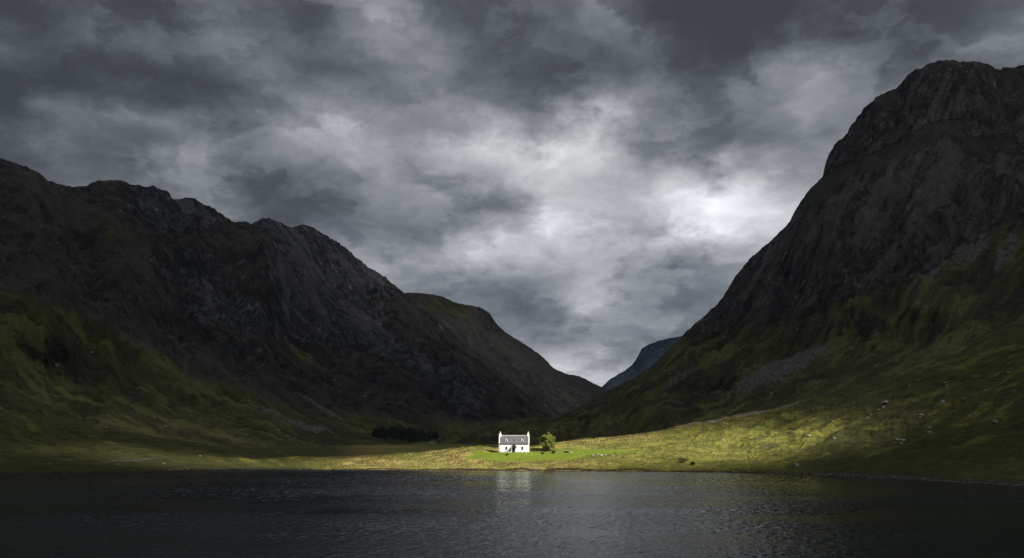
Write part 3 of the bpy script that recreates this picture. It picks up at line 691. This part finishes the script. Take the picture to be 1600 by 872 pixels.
def m_limewash():
    m, nt, out = mat('limewashed_wall'); P = nt.obj()
    n = nt.noise(P, 1.1, 5, .6); f = nt.noise(P, 9, 4, .6)
    c = nt.mix(nt.rng(n, .35, .75), (.70, .715, .73), (.60, .605, .60))
    x, y, z = nt.xyz(P)
    st = nt.rng(nt.m('ADD', z, nt.m('MULTIPLY_ADD', n, 1.6, -.8)), .05, .55)
    c = nt.mix(st, (.38, .37, .30), c)
    principled(nt, out, c, .9, nt.bump(f, .6, .04), .2); return m
def m_slate(name='slate_roof'):
    m, nt, out = mat(name); P = nt.obj()
    b = nt.new('ShaderNodeTexBrick'); b.offset = .5
    x, y, z = nt.xyz(P); nt.put(b.inputs['Vector'], nt.comb(x, nt.m('MULTIPLY', z, 1.38), 0.0))
    b.inputs['Scale'].default_value = 1.0; b.inputs['Brick Width'].default_value = .32; b.inputs['Row Height'].default_value = .24
    b.inputs['Mortar Size'].default_value = .012; b.inputs['Bias'].default_value = 0
    b.inputs['Color1'].default_value = (.097, .097, .104, 1); b.inputs['Color2'].default_value = (.063, .064, .072, 1); b.inputs['Mortar'].default_value = (.03, .03, .03, 1)
    n = nt.noise(P, 1.3, 5, .6)
    c = nt.mix(nt.rng(n, .45, .75, 0, .5), b.outputs[0], (.125, .12, .11))
    principled(nt, out, c, .65, nt.bump(b.outputs['Fac'], -.5, .02), .4); return m

WALL, SLATE = m_limewash(), m_slate()
DARKSLATE = m_slate('porch_slate')
GLASS = simple('window_glass', (.012, .014, .016), .08, .5)
PAINT = simple('white_paint', (.72, .72, .70), .5, .4)
TIMBER = simple('dark_timber', (.030, .030, .030), .6, .3, .3, 4)
IRON = simple('cast_iron', (.025, .025, .027), .5, .4)
RIDGE = simple('ridge_tiles', (.42, .39, .35), .8, .2, .25, 3)
POT = simple('clay_pot', (.52, .47, .42), .8, .2, .2, 5)

def make_cottage():
    HW, HD, WH, RH = 6.3, 3.25, 3.75, 3.15
    root = empty('cottage', (HOUSE[0], HOUSE[1] + HD, HOUSE[2] - .02), R(-1.2))
    tag(root, 'white two chimney cottage with slate roof on the sunlit green mound by the lake', 'cottage')
    # walls with real openings in the front
    w = MB(); rev = .22
    openings = [(-3.65, -2.85, 1.05, 2.35), (2.95, 3.75, 1.05, 2.35), (-.62, .42, -.3, 2.25)]
    xs = sorted({-HW, HW, *[o[0] for o in openings], *[o[1] for o in openings]}); zs = sorted({-.6, WH, -.3, 1.05, 2.35, 2.25})
    def inside(x, z): return any(o[0] < x < o[1] and o[2] < z < o[3] for o in openings)
    for a, b in zip(xs, xs[1:]):
        for c, d in zip(zs, zs[1:]):
            if not inside((a + b) / 2, (c + d) / 2): w.face([(a, -HD, c), (b, -HD, c), (b, -HD, d), (a, -HD, d)])
    for x0, x1, z0, z1 in openings:
        y0, y1 = -HD, -HD + rev
        w.face([(x0, y0, z0), (x0, y1, z0), (x0, y1, z1), (x0, y0, z1)]); w.face([(x1, y0, z0), (x1, y0, z1), (x1, y1, z1), (x1, y1, z0)])
        w.face([(x0, y0, z1), (x0, y1, z1), (x1, y1, z1), (x1, y0, z1)]); w.face([(x0, y0, z0), (x1, y0, z0), (x1, y1, z0), (x0, y1, z0)])
    w.face([(-HW, HD, -.6), (-HW, HD, WH), (HW, HD, WH), (HW, HD, -.6)])
    for sx in (-1, 1):     # gables with raised skews
        a, b = sorted((sx * HW, sx * (HW - .32)))
        w.prism([(-HD - .03, -.6), (HD + .03, -.6), (HD + .03, WH + .12), (.45, WH + RH + .22), (-.45, WH + RH + .22), (-HD - .03, WH + .12)], 'x', a, b)
    wo = w.build('wall', WALL, root)
    # roof
    r = MB(); t = .14; e = .18; sl = RH / HD
    for sy in (-1, 1):
        r.prism([(sy * (HD + e), WH - e * sl), (0, WH + RH), (0, WH + RH + t), (sy * (HD + e), WH - e * sl + t)], 'x', -HW + .325, HW - .325)
    ro = r.build('roof', SLATE, root)
    MB().prism([(-.16, WH + RH + .06), (0, WH + RH + .24), (.16, WH + RH + .06)], 'x', -HW + .33, HW - .33).build('ridge', RIDGE, ro)
    for sx in (-1, 1):
        c = MB(); x = sx * (HW - .47)
        c.box(x - .47, x + .47, -.44, .44, WH + RH - .6, WH + RH + .86); c.box(x - .53, x + .53, -.5, .5, WH + RH + .86, WH + RH + .98)
        co = c.build('chimney', WALL, root, .015)
        MB().lathe([(.30, WH + RH + .98), (.26, WH + RH + 1.2), (.17, WH + RH + 1.6), (.15, WH + RH + 1.78), (.19, WH + RH + 1.8), (.17, WH + RH + 1.86)], x, 0).build('chimney_pot', POT, co, smooth=True)
    # ground-floor windows
    for x0, x1, z0, z1 in openings[:2]:
        y = -HD + .16; f = MB()
        f.box(x0, x1, y, y + .05, z0, z0 + .06); f.box(x0, x1, y, y + .05, z1 - .06, z1); f.box(x0, x0 + .06, y, y + .05, z0 + .06, z1 - .06); f.box(x1 - .06, x1, y, y + .05, z0 + .06, z1 - .06)
        xm, zm = (x0 + x1) / 2, (z0 + z1) / 2
        f.box(xm - .015, xm + .015, y + .01, y + .04, z0 + .06, z1 - .06); f.box(x0 + .06, xm - .016, y + .01, y + .04, zm - .015, zm + .015); f.box(xm + .016, x1 - .06, y + .01, y + .04, zm - .015, zm + .015)
        fo = f.build('window', TIMBER, root)
        MB().box(x0 + .05, x1 - .05, y + .045, y + .06, z0 + .05, z1 - .05).build('pane', GLASS, fo)
        MB().box(x0 - .08, x1 + .08, -HD - .09, -HD + .1, z0 - .1, z0 - .004).build('sill', WALL, fo)
    # door
    d = MB(); x0, x1, z0, z1 = openings[2]; d.box(x0, x1, -HD + .14, -HD + .2, -.3, z1)
    for k in range(2):
        for q in range(2):
            a = x0 + .12 + k * .45; d.box(a, a + .35, -HD + .125, -HD + .139, .25 + q * 1.0, 1.05 + q * .95)
    do = d.build('door', TIMBER, root)
    MB().box(x1 - .16, x1 - .10, -HD + .08, -HD + .124, .95, 1.12).build('handle', IRON, do)
    MB().box(x0 - .25, x1 + .25, -HD - .8, -HD - .035, -.4, -.02).build('doorstep', simple('step_stone', (.25, .24, .22), .9, .2, .2, 3, .02), root)
    # porch
    cx = -.1; pe, pr, pd = 2.12, 3.42, 1.45; hw = 1.28; p = MB(); s2 = (pr - pe) / hw
    for sx in (-1, 1):
        p.prism([(cx + sx * hw, pe), (cx, pr), (cx, pr + .13), (cx + sx * hw, pe + .13)], 'y', -HD - pd, -HD - .004)
    po = p.build('porch_roof', DARKSLATE, root)
    MB().prism([(cx - hw + .2, pe + .02), (cx + hw - .2, pe + .02), (cx, pr - .12)], 'y', -HD - pd + .12, -HD - pd + .2).build('porch_gable', TIMBER, po)
    for sx in (-1, 1):
        q = MB(); q.box(cx + sx * .98 - .07, cx + sx * .98 + .07, -HD - pd + .1, -HD - pd + .24, -.5, pe + .25)
        q.box(cx + sx * .98 - .06, cx + sx * .98 + .06, -HD - pd + .24, -HD - .006, pe - .02, pe + .12); q.build('porch_post', PAINT, root)
    # dormers
    for x in (-3.2, 3.35):
        yf = -HD + .75; zb = WH + .75 * sl - .02; dw, dh = .52, 1.0
        f = MB()
        f.prism([(x - dw, zb - .2), (x + dw, zb - .2), (x + dw, zb + dh), (x + .34, zb + dh + .28), (x, zb + dh + .40), (x - .34, zb + dh + .28), (x - dw, zb + dh)], 'y', yf, yf + 1.5)
        df = f.build('dormer', WALL, root)
        rr = MB(); prof = [(dw + .1, dh - .06), (.38, dh + .31), (0, dh + .45)]
        pts = [(x - a, zb + b) for a, b in prof] + [(x + a, zb + b) for a, b in prof[::-1][1:]]
        up = [(a, b + .09) for a, b in pts]
        for i in range(len(pts) - 1): rr.prism([pts[i], pts[i + 1], up[i + 1], up[i]], 'y', yf - .1, yf + 1.6)
        rr.build('dormer_roof', SLATE, df)
        wn = MB(); wn.box(x - .27, x + .27, yf - .03, yf - .004, zb + .12, zb + dh + .02); wo2 = wn.build('dormer_window', GLASS, df)
        fr = MB(); fr.box(x - .015, x + .015, yf - .045, yf - .031, zb + .12, zb + dh + .02); fr.box(x - .27, x - .016, yf - .045, yf - .031, zb + .55, zb + .58); fr.box(x + .016, x + .27, yf - .045, yf - .031, zb + .55, zb + .58)
        fr.build('glazing_bar', PAINT, wo2)
    # skylight
    yk = -HD + 1.3; zk = WH + 1.3 * sl + t / 2
    k = MB(); k.box(-.26, .26, -.33, .33, .02, .12); ko = k.build('skylight', IRON, root); ko.location = (-.12, yk, zk + .05); ko.rotation_euler = (math.atan(sl), 0, 0)
    g = MB(); g.box(-.2, .2, -.27, .27, .121, .13); g.build('pane', GLASS, ko)
    # gutter and downpipe
    g = MB(); g.box(-HW + .34, HW - .34, -HD - .30, -HD - .19, WH - .30, WH - .19); g.build('gutter', IRON, root)
    g = MB(); g.lathe([(.055, -.4), (.055, WH - .25)], -HW + .42, -HD - .10, 10); g.build('downpipe', IRON, root, smooth=True)
    return root
make_cottage()

# ------------------------------------------------------------------ placing by sight line: first ground met along a view ray
def on_ground(x, y):
    Y = np.arange(float(Ysh(x)) + .3, float(cY_(x)) + 12, .25); X = (x - CX) / F * Y
    z = ground_z(X, Y); py = HY - (z - CH) / Y * F
    k = np.argmax(py <= y) if (py <= y).any() else len(Y) - 1
    return float(X[k]), float(Y[k]), float(z[k])
_proj = {}
def on_slope(key, x, y):
    if key not in _proj:
        P = FRONT[key].reshape(-1, 3); _proj[key] = (P, CX + F * P[:, 0] / P[:, 1], HY - F * (P[:, 2] - CH) / P[:, 1])
    P, px, py = _proj[key]
    k = np.argmin((px - x) ** 2 + (py - y) ** 2); return P[k]

# ------------------------------------------------------------------ foliage
def m_leaf(name, a, b, c):
    m, nt, out = mat(name); P = nt.obj(); n = nt.noise(P, .9, 3, .6); f = nt.noise(P, 7, 2, .5)
    col = nt.mix(nt.rng(n, .35, .65), a, b); col = nt.mix(nt.rng(f, .5, .7, 0, .6), col, c)
    p = nt.new('ShaderNodeBsdfPrincipled'); nt.put(p.inputs['Base Color'], col); p.inputs['Roughness'].default_value = .6; p.inputs['Specular IOR Level'].default_value = .25
    tl = nt.new('ShaderNodeBsdfTranslucent'); nt.put(tl.inputs[0], nt.mix(1.0, col, (1.0, 1.0, .6), 'MULTIPLY'))
    mx = nt.new('ShaderNodeMixShader'); mx.inputs[0].default_value = .38
    nt.l.new(p.outputs[0], mx.inputs[1]); nt.l.new(tl.outputs[0], mx.inputs[2]); nt.l.new(mx.outputs[0], out.inputs[0]); return m
LEAF = m_leaf('birch_leaves', (.17, .20, .045), (.29, .32, .08), (.34, .35, .10))
BUSHLEAF = m_leaf('bush_leaves', (.035, .040, .014), (.070, .066, .022), (.09, .075, .03))
NEEDLE = m_leaf('conifer_needles', (.014, .030, .018), (.030, .052, .027), (.042, .062, .030))
BARK = simple('bark', (.085, .075, .062), .9, .2, .35, 5, .03)

def leaf_quads(centers, size, rng, flat=.0):
    n = len(centers); a = rng.normal(size=(n, 3)); a /= np.linalg.norm(a, axis=1, keepdims=True)
    b = rng.normal(size=(n, 3)); b -= (b * a).sum(1, keepdims=True) * a; b /= np.linalg.norm(b, axis=1, keepdims=True)
    s = size * rng.uniform(.6, 1.3, (n, 1)); c = np.cross(a, b)
    V = np.stack([centers - a * s, centers + b * s * .55 + c * s * .12, centers + a * s, centers - b * s * .55 + c * s * .12], 1).reshape(-1, 3)
    return V, np.arange(4 * n).reshape(n, 4)
def branch_tubes(segs, n=7):
    V, T = [], []
    for p, q, r0, r1 in segs:
        p, q = np.array(p, float), np.array(q, float); d = q - p; d /= np.linalg.norm(d) + 1e-9
        u = np.cross(d, (.3, .9, .2)); u /= np.linalg.norm(u); w = np.cross(d, u); i = len(V)
        for c, r in ((p, r0), (q, r1)):
            for k in range(n):
                t = 2 * math.pi * k / n; V.append(c + r * (u * math.cos(t) + w * math.sin(t)))
        for k in range(n): T.append((i + k, i + (k + 1) % n, i + n + (k + 1) % n, i + n + k))
    return np.array(V), np.array(T)

def make_birch():
    x, y, z = 14.9, 338.0, 0; z = float(ground_z(np.array([x]), np.array([y]))[0]) - .15
    root = empty('birch_tree', (x, y, z)); tag(root, 'lone bushy green tree standing right of the white cottage', 'tree')
    rng = np.random.default_rng(5); H = 8.3
    segs = [((0, 0, 0), (.1, 0, 1.2), .24, .19), ((.1, 0, 1.2), (.15, .1, 3.2), .19, .13), ((.15, .1, 3.2), (.5, 0, 5.6), .13, .07), ((.5, 0, 5.6), (.75, 0, 7.6), .07, .02)]
    tips = [((.72, 0, 7.7), .42), ((.6, 0, 7.1), .55), ((.55, 0, 6.4), .75), ((.35, .1, 5.4), .95)]
    for k in range(40):
        t = rng.uniform(.04, .85); h = .5 + t * 6.2; a = k * 2.4 + rng.uniform(-.4, .4)
        wid = 3.15 * (1 - ((t - .33) / .78) ** 2) ** .8 if abs(t - .33) < .77 else .4
        L = wid * rng.uniform(.72, 1.0); base = np.array([.1 + .08 * h, 0, h]); tip = base + np.array([math.cos(a) * L, math.sin(a) * L, L * rng.uniform(.25, .6)])
        mid = (base + tip) / 2 + np.array([0, 0, -.12]); segs += [(base, mid, .07, .045), (mid, tip, .045, .015)]
        tips += [(tip, rng.uniform(.5, .85)), (mid + rng.normal(size=3) * .2, rng.uniform(.55, .9))]
        for j in range(2):
            q = mid + (tip - mid) * rng.uniform(.2, .9) + rng.normal(size=3) * .5; segs.append((mid, q, .03, .01)); tips.append((q, rng.uniform(.4, .65)))
    tips += [((-2.5, -.3, 5.6), .55), ((-2.2, -.2, 5.0), .7), ((2.9, 0, 4.6), .6), ((-1.2, -.4, 6.3), .55), ((1.5, -.2, 6.0), .6)]
    V, T = branch_tubes(segs); tri_mesh('trunk', V, T, BARK, True, root)
    cs = []
    for c, r in tips:
        n = int(135 * r * r / .4) + 30; d = rng.normal(size=(n, 3)); d /= np.linalg.norm(d, axis=1, keepdims=True)
        cs.append(np.array(c) + d * (r * rng.uniform(.25, 1, (n, 1)) ** .5) * (1, 1, .8))
    cs = np.concatenate(cs); cs = cs[cs[:, 2] > .35]
    V, T = leaf_quads(cs, .15, rng); tri_mesh('crown', V, T, LEAF, False, root)
make_birch()

def make_bush(x, y, r, h, label, seed, name='bush', material=BUSHLEAF):
    X, Y, Z = on_ground(x, y); rng = np.random.default_rng(seed)
    root = empty(name, (X, Y, Z - .08)); tag(root, label, 'bush')
    segs, cs = [], []
    for k in range(9):
        a = rng.uniform(0, 6.28); t = np.array([math.cos(a) * r * rng.uniform(.3, .8), math.sin(a) * r * rng.uniform(.3, .8), h * rng.uniform(.45, .9)])
        segs.append(((0, 0, 0), t, .05, .015)); q = rng.uniform(.3, .5) * max(r, h)
        d = rng.normal(size=(130, 3)); d /= np.linalg.norm(d, axis=1, keepdims=True); cs.append(t + d * q * rng.uniform(.2, 1, (130, 1)) ** .5)
    V, T = branch_tubes(segs, 5); tri_mesh('stem', V, T, BARK, True, root)
    cs = np.concatenate(cs); cs = cs[cs[:, 2] > .02]; V, T = leaf_quads(cs, .11, rng); tri_mesh('foliage', V, T, material, False, root)
make_bush(865, 708.5, 1.0, .95, 'low brownish bush on the sunlit grass right of the lone tree', 31)
make_bush(848, 709.5, .7, .55, 'small dark bush at the lawn edge below the lone tree', 32)
make_bush(793, 711.5, .8, .4, 'flat low shrub on the lawn below the cottage door', 33)
make_bush(1067, 723.5, 2.2, 1.9, 'dark round shrub on the lower meadow well right of the cottage', 34)
make_bush(1082, 726.5, 1.3, 1.0, 'dark low shrub beside the round shrub near the shore', 35)
make_bush(885, 707.5, .9, .6, 'low scrubby bush by the old stone dyke', 36)

def make_woodland():
    rng = np.random.default_rng(9); VV, TT = [], []; n0 = 0
    for k in range(300):
        x = rng.uniform(582, 684); lo = np.interp(x, [580, 600, 640, 665, 685], [682, 686, 691, 691, 684]); hi = np.interp(x, [580, 600, 650, 685], [680, 676, 679, 681])
        p = on_slope('hills23', x, rng.uniform(hi, lo))
        h = rng.uniform(5.5, 12.5) * (.75 if x > 668 else 1) * np.interp(x, [580, 600, 625], [.6, .85, 1]); r = h * rng.uniform(.20, .32); n = 150; e = rng.uniform(.45, .9)
        t = rng.uniform(-.05, 1, n); a = rng.uniform(0, 6.28, n); q = r * np.clip(1 - t, 0, 1) ** e * rng.uniform(.5, 1.1, n) + .05
        c = np.stack([np.cos(a) * q, np.sin(a) * q, t * h], 1) + p - (0, 0, .4)
        V, T = leaf_quads(c, .62, rng); VV.append(V); TT.append(T + n0); n0 += len(V)
        V, T = branch_tubes([(p - (0, 0, 1.2), p + (0, 0, h * .9), .22, .03)], 4); VV.append(V); TT.append(T + n0); n0 += len(V)
    o = tri_mesh('woodland', np.concatenate(VV), np.concatenate(TT), NEEDLE)
    tag(o, 'dark conifer plantation at the foot of the left mountain', 'woodland', kind='stuff')
make_woodland()

def make_hut():
    p = on_slope('hills23', 675, 692.5)
    root = empty('hut', tuple(p)); tag(root, 'tiny white hut with dark roof beside the dark conifer plantation', 'hut')
    MB().prism([(-2.2, -1.5), (2.2, -1.5), (2.2, 2.4), (0, 4.0), (-2.2, 2.4)], 'x', -3.6, 3.6).build('wall', WALL, root)
    r = MB()
    for s in (-1, 1): r.prism([(s * 2.5, 2.25), (0, 4.06), (0, 4.25), (s * 2.5, 2.45)], 'x', -3.8, 3.8)
    r.build('roof', SLATE, root)
    MB().box(-.5, .5, -2.26, -2.21, -.2, 1.9).build('door', TIMBER, root)
make_hut()

# ------------------------------------------------------------------ boulders
def m_stone(name, a, b):
    m, nt, out = mat(name); P = nt.obj(); n = nt.noise(P, 2.2, 6, .65); f = nt.noise(P, 9, 4, .6)
    c = nt.mix(nt.rng(n, .35, .65), a, b); c = nt.mix(nt.rng(f, .58, .72, 0, .7), c, (.10, .095, .075))
    principled(nt, out, c, .9, nt.bump(f, .8, .08), .2); return m
STONE = m_stone('lichened_stone', (.17, .165, .15), (.36, .345, .32))
def stone_mesh(seed, sub=3):
    bm = bmesh.new(); bmesh.ops.create_icosphere(bm, subdivisions=sub, radius=1); rng = np.random.default_rng(seed); o = rng.uniform(0, 50, 2)
    co = np.array([v.co[:] for v in bm.verts]); n = co.copy()
    for k in range(9):        # knock flat facets off
        d = rng.normal(size=3); d /= np.linalg.norm(d); lim = rng.uniform(.55, .85); e = np.maximum(co @ d - lim, 0); co -= e[:, None] * d * .92
    f = fbm(n[:, 0] * 1.7 + n[:, 2] * .8 + o[0], n[:, 1] * 1.7 + o[1] + n[:, 2], 4, .55, 3); co *= (1 + .22 * f)[:, None]
    for v, c in zip(bm.verts, co): v.co = c
    me = bpy.data.meshes.new('boulder'); bm.to_mesh(me); bm.free(); me.materials.append(STONE); return me
STONES = [stone_mesh(k) for k in range(6)]
_k = [0]
def boulder(x, y, r, label, group, name='boulder'):
    r *= .74; X, Y, Z = on_ground(x, y); k = _k[0]; _k[0] += 1; rr = random.Random(k)
    o = bpy.data.objects.new(name, STONES[k % 6]); C.objects.link(o)
    o.location = (X, Y, Z + r * .08); o.scale = (r * rr.uniform(.9, 1.35), r * rr.uniform(.8, 1.1), r * rr.uniform(.55, .85)); o.rotation_euler = (rr.uniform(-.3, .3), rr.uniform(-.3, .3), rr.uniform(0, 6.28))
    tag(o, label, 'boulder', group)
for x, y, r in [(1435,595,.9),(1473,628,1.5),(1477,599,1.7),(1480,604,1.0),(1525,589,1.3),(1540,611,1.4),(1506,624,1.1),(1428,627,1.0),(1523,647,.9),(1530,637,.9),(1440,649,1.3),(1437,652,.7),(1555,660,1.4),(1453,669,1.1),(1453,677,1.3),(1361,649,1.0),(1497,611,.8),(1576,583,1.4),(1410,640,.7),(1392,619,.8),(1494,651,.7),(1585,612,.9),(1568,637,.8),(1421,603,.8)]:
    boulder(x, y, r, 'pale boulder lying on the shaded upper part of the right hillside', 'boulders on the shaded right hillside')
for x, y, r in [(1383,630,2.3),(1381,637,1.5),(1390,638,1.2),(1372,641,.9)]:
    boulder(x, y, r, 'pale rock in the tight cluster jutting from the middle of the right hillside', 'rock cluster on the right hillside')
for x, y, r in [(1411,689,1.7),(1403,688,1.0),(1408,694,1.1),(1397,692,.7)]:
    boulder(x, y, r, 'pale rock in the low cluster on the dark slope above the right shore', 'rock cluster above the right shore')
for x, y, r in [(1240,646,.9),(1208,655,.8),(1300,658,.7),(1306,630,.8),(1194,680,.6),(1130,688,.8),(1160,661,.7),(1135,663,.8),(1172,659,.6),(1110,665,.6),(1150,664,.5),(1225,650,.5),(1095,668,.5),(1185,657,.6),(1270,640,.6)]:
    boulder(x, y, r, 'small pale stone on the sunlit crest of the meadow right of the cottage', 'stones along the sunlit crest')
boulder(1264, 682, 1.3, 'grey boulder alone on the half lit lower slope, left of the other two', 'boulders on the lower slope')
boulder(1303, 686, 1.2, 'grey boulder alone low on the slope between the lit meadow and rock cluster', 'boulders on the lower slope')
boulder(1243, 728, 1.9, 'broad pinkish rock at the shore where the shingle begins', 'rocks by the shore')
for x, y, r in [(313,713,.8),(78,725,.7),(183,727,.9),(256,725,.8)]:
    boulder(x, y, r, 'pale stone on the dark grassy shore at the left side', 'stones on the left shore')
for x, y, r in [(876,704,.55),(884,705.5,.6),(893,707.5,.7),(902,708.5,.5),(912,710,.5),(926,711.5,.6),(934,710.5,.85),(940,712,.95),(946,711.5,.7),(930,713.5,.5),(958,712.5,.5),(968,713.5,.4),(980,714,.5)]:
    boulder(x, y, r, 'stone of the tumbled dyke on the bright grass right of the tree', 'stones of the tumbled dyke', 'dyke_stone')
for x, y, r in [(1145,737,.5),(1170,738,.6),(1150,740,.5),(1162,735,.4)]:
    boulder(x, y, r, 'dark wet stone at the water edge below the lit meadow', 'wet stones at the water edge')

def make_shingle():
    rng = np.random.default_rng(12); bm = bmesh.new(); bmesh.ops.create_icosphere(bm, subdivisions=1, radius=1)
    base = np.array([v.co[:] for v in bm.verts]); tri = np.array([[v.index for v in f.verts] for f in bm.faces]); bm.free()
    VV, TT = [], []; n0 = 0
    for k in range(2050):
        x = rng.uniform(1195, 1680) if k < 1900 else rng.uniform(0, 1195); s = rng.normal(.6, .9) if k < 1900 else rng.normal(.3, .5)
        Y = float(Ysh(x)) + s; X = (x - CX) / F * Y; Z = max(float(ground_z(np.array([X]), np.array([Y]))[0]), -.05)
        r = rng.gamma(3, .055) + .04
        V = base * (1 + .25 * rng.normal(size=(len(base), 1))) * r * np.array([1.3, 1, .7]); VV.append(V + (X, Y, Z + r * .2)); TT.append(tri + n0); n0 += len(base)
    o = tri_mesh('shingle', np.concatenate(VV), np.concatenate(TT), m_stone('shore_stone', (.09, .072, .06), (.19, .155, .14)))
    tag(o, 'pinkish pebbles and stones along the water edge', 'shingle', kind='stuff')
make_shingle()

# ------------------------------------------------------------------ rough grass
def make_grass():
    rng = np.random.default_rng(4); n = 42000
    x = np.concatenate([rng.uniform(430, 1240, int(n * .8)), rng.uniform(0, 1600, n - int(n * .8))])
    ys, yc = Ysh(x), cY_(x); t = rng.uniform(0, 1.12, n) ** .8; Y = ys + .6 + (yc - ys) * t; X = (x - CX) / F * Y
    keep = (lawn_mask(X, Y) < .35) & (fbm(X / 13, Y / 13, 3, .5, 61) + .25 * rng.normal(size=n) > -.02)
    keep &= ~((np.abs(X - HOUSE[0]) < 7.5) & (Y > 327) & (Y < 339))
    X, Y = X[keep], Y[keep]; Z = ground_z(X, Y); n = len(X); B = 6
    h = rng.gamma(4, .105, (n, 1)); a = rng.uniform(0, 6.28, (n, B)); l = rng.uniform(.1, .5, (n, B)) * h
    o = np.stack([X, Y, Z - .03], -1)[:, None, :] + np.stack([rng.normal(0, .13, (n, B)), rng.normal(0, .13, (n, B)), np.zeros((n, B))], -1)
    w = .055; ca, sa = np.cos(a + 1.57) * w, np.sin(a + 1.57) * w
    tip = o + np.stack([np.cos(a) * l, np.sin(a) * l, h * rng.uniform(.6, 1.1, (n, B))], -1)
    z0 = np.zeros_like(ca); V = np.stack([o - np.stack([ca, sa, z0], -1), o + np.stack([ca, sa, z0], -1), tip], 2).reshape(-1, 3)
    T = np.arange(len(V)).reshape(-1, 3)
    m = m_leaf('rough_grass', (.075, .078, .020), (.155, .125, .042), (.19, .15, .06))
    g = tri_mesh('grass', V, T, m); tag(g, 'tussocks of rough straw coloured moor grass along the meadow and shore', 'grass', kind='stuff')
make_grass()

# ------------------------------------------------------------------ track on the left shore
def make_track():
    px = np.linspace(158, 262, 70); yy = np.interp(px, [158, 190, 215, 240, 262], [722, 719.5, 718.5, 716, 713.5])
    c = np.array([on_ground(a, b) for a, b in zip(px, yy)])
    for k in range(3): c[1:-1] = (c[:-2] + 2 * c[1:-1] + c[2:]) / 4
    d = np.gradient(c[:, :2], axis=0); d /= np.linalg.norm(d, axis=1, keepdims=True); nrm = np.stack([-d[:, 1], d[:, 0]], 1)
    rows = []
    for o in (-1.5, -.75, 0, .75, 1.5):
        q = c[:, :2] + nrm * o; z = ground_z(q[:, 0], q[:, 1]) + .05; rows.append(np.column_stack([q, z]))
    struct(grid_mesh('track', np.array(rows), simple('track_gravel', (.095, .085, .07), .95, .1, .3, 1.2)))
make_track()
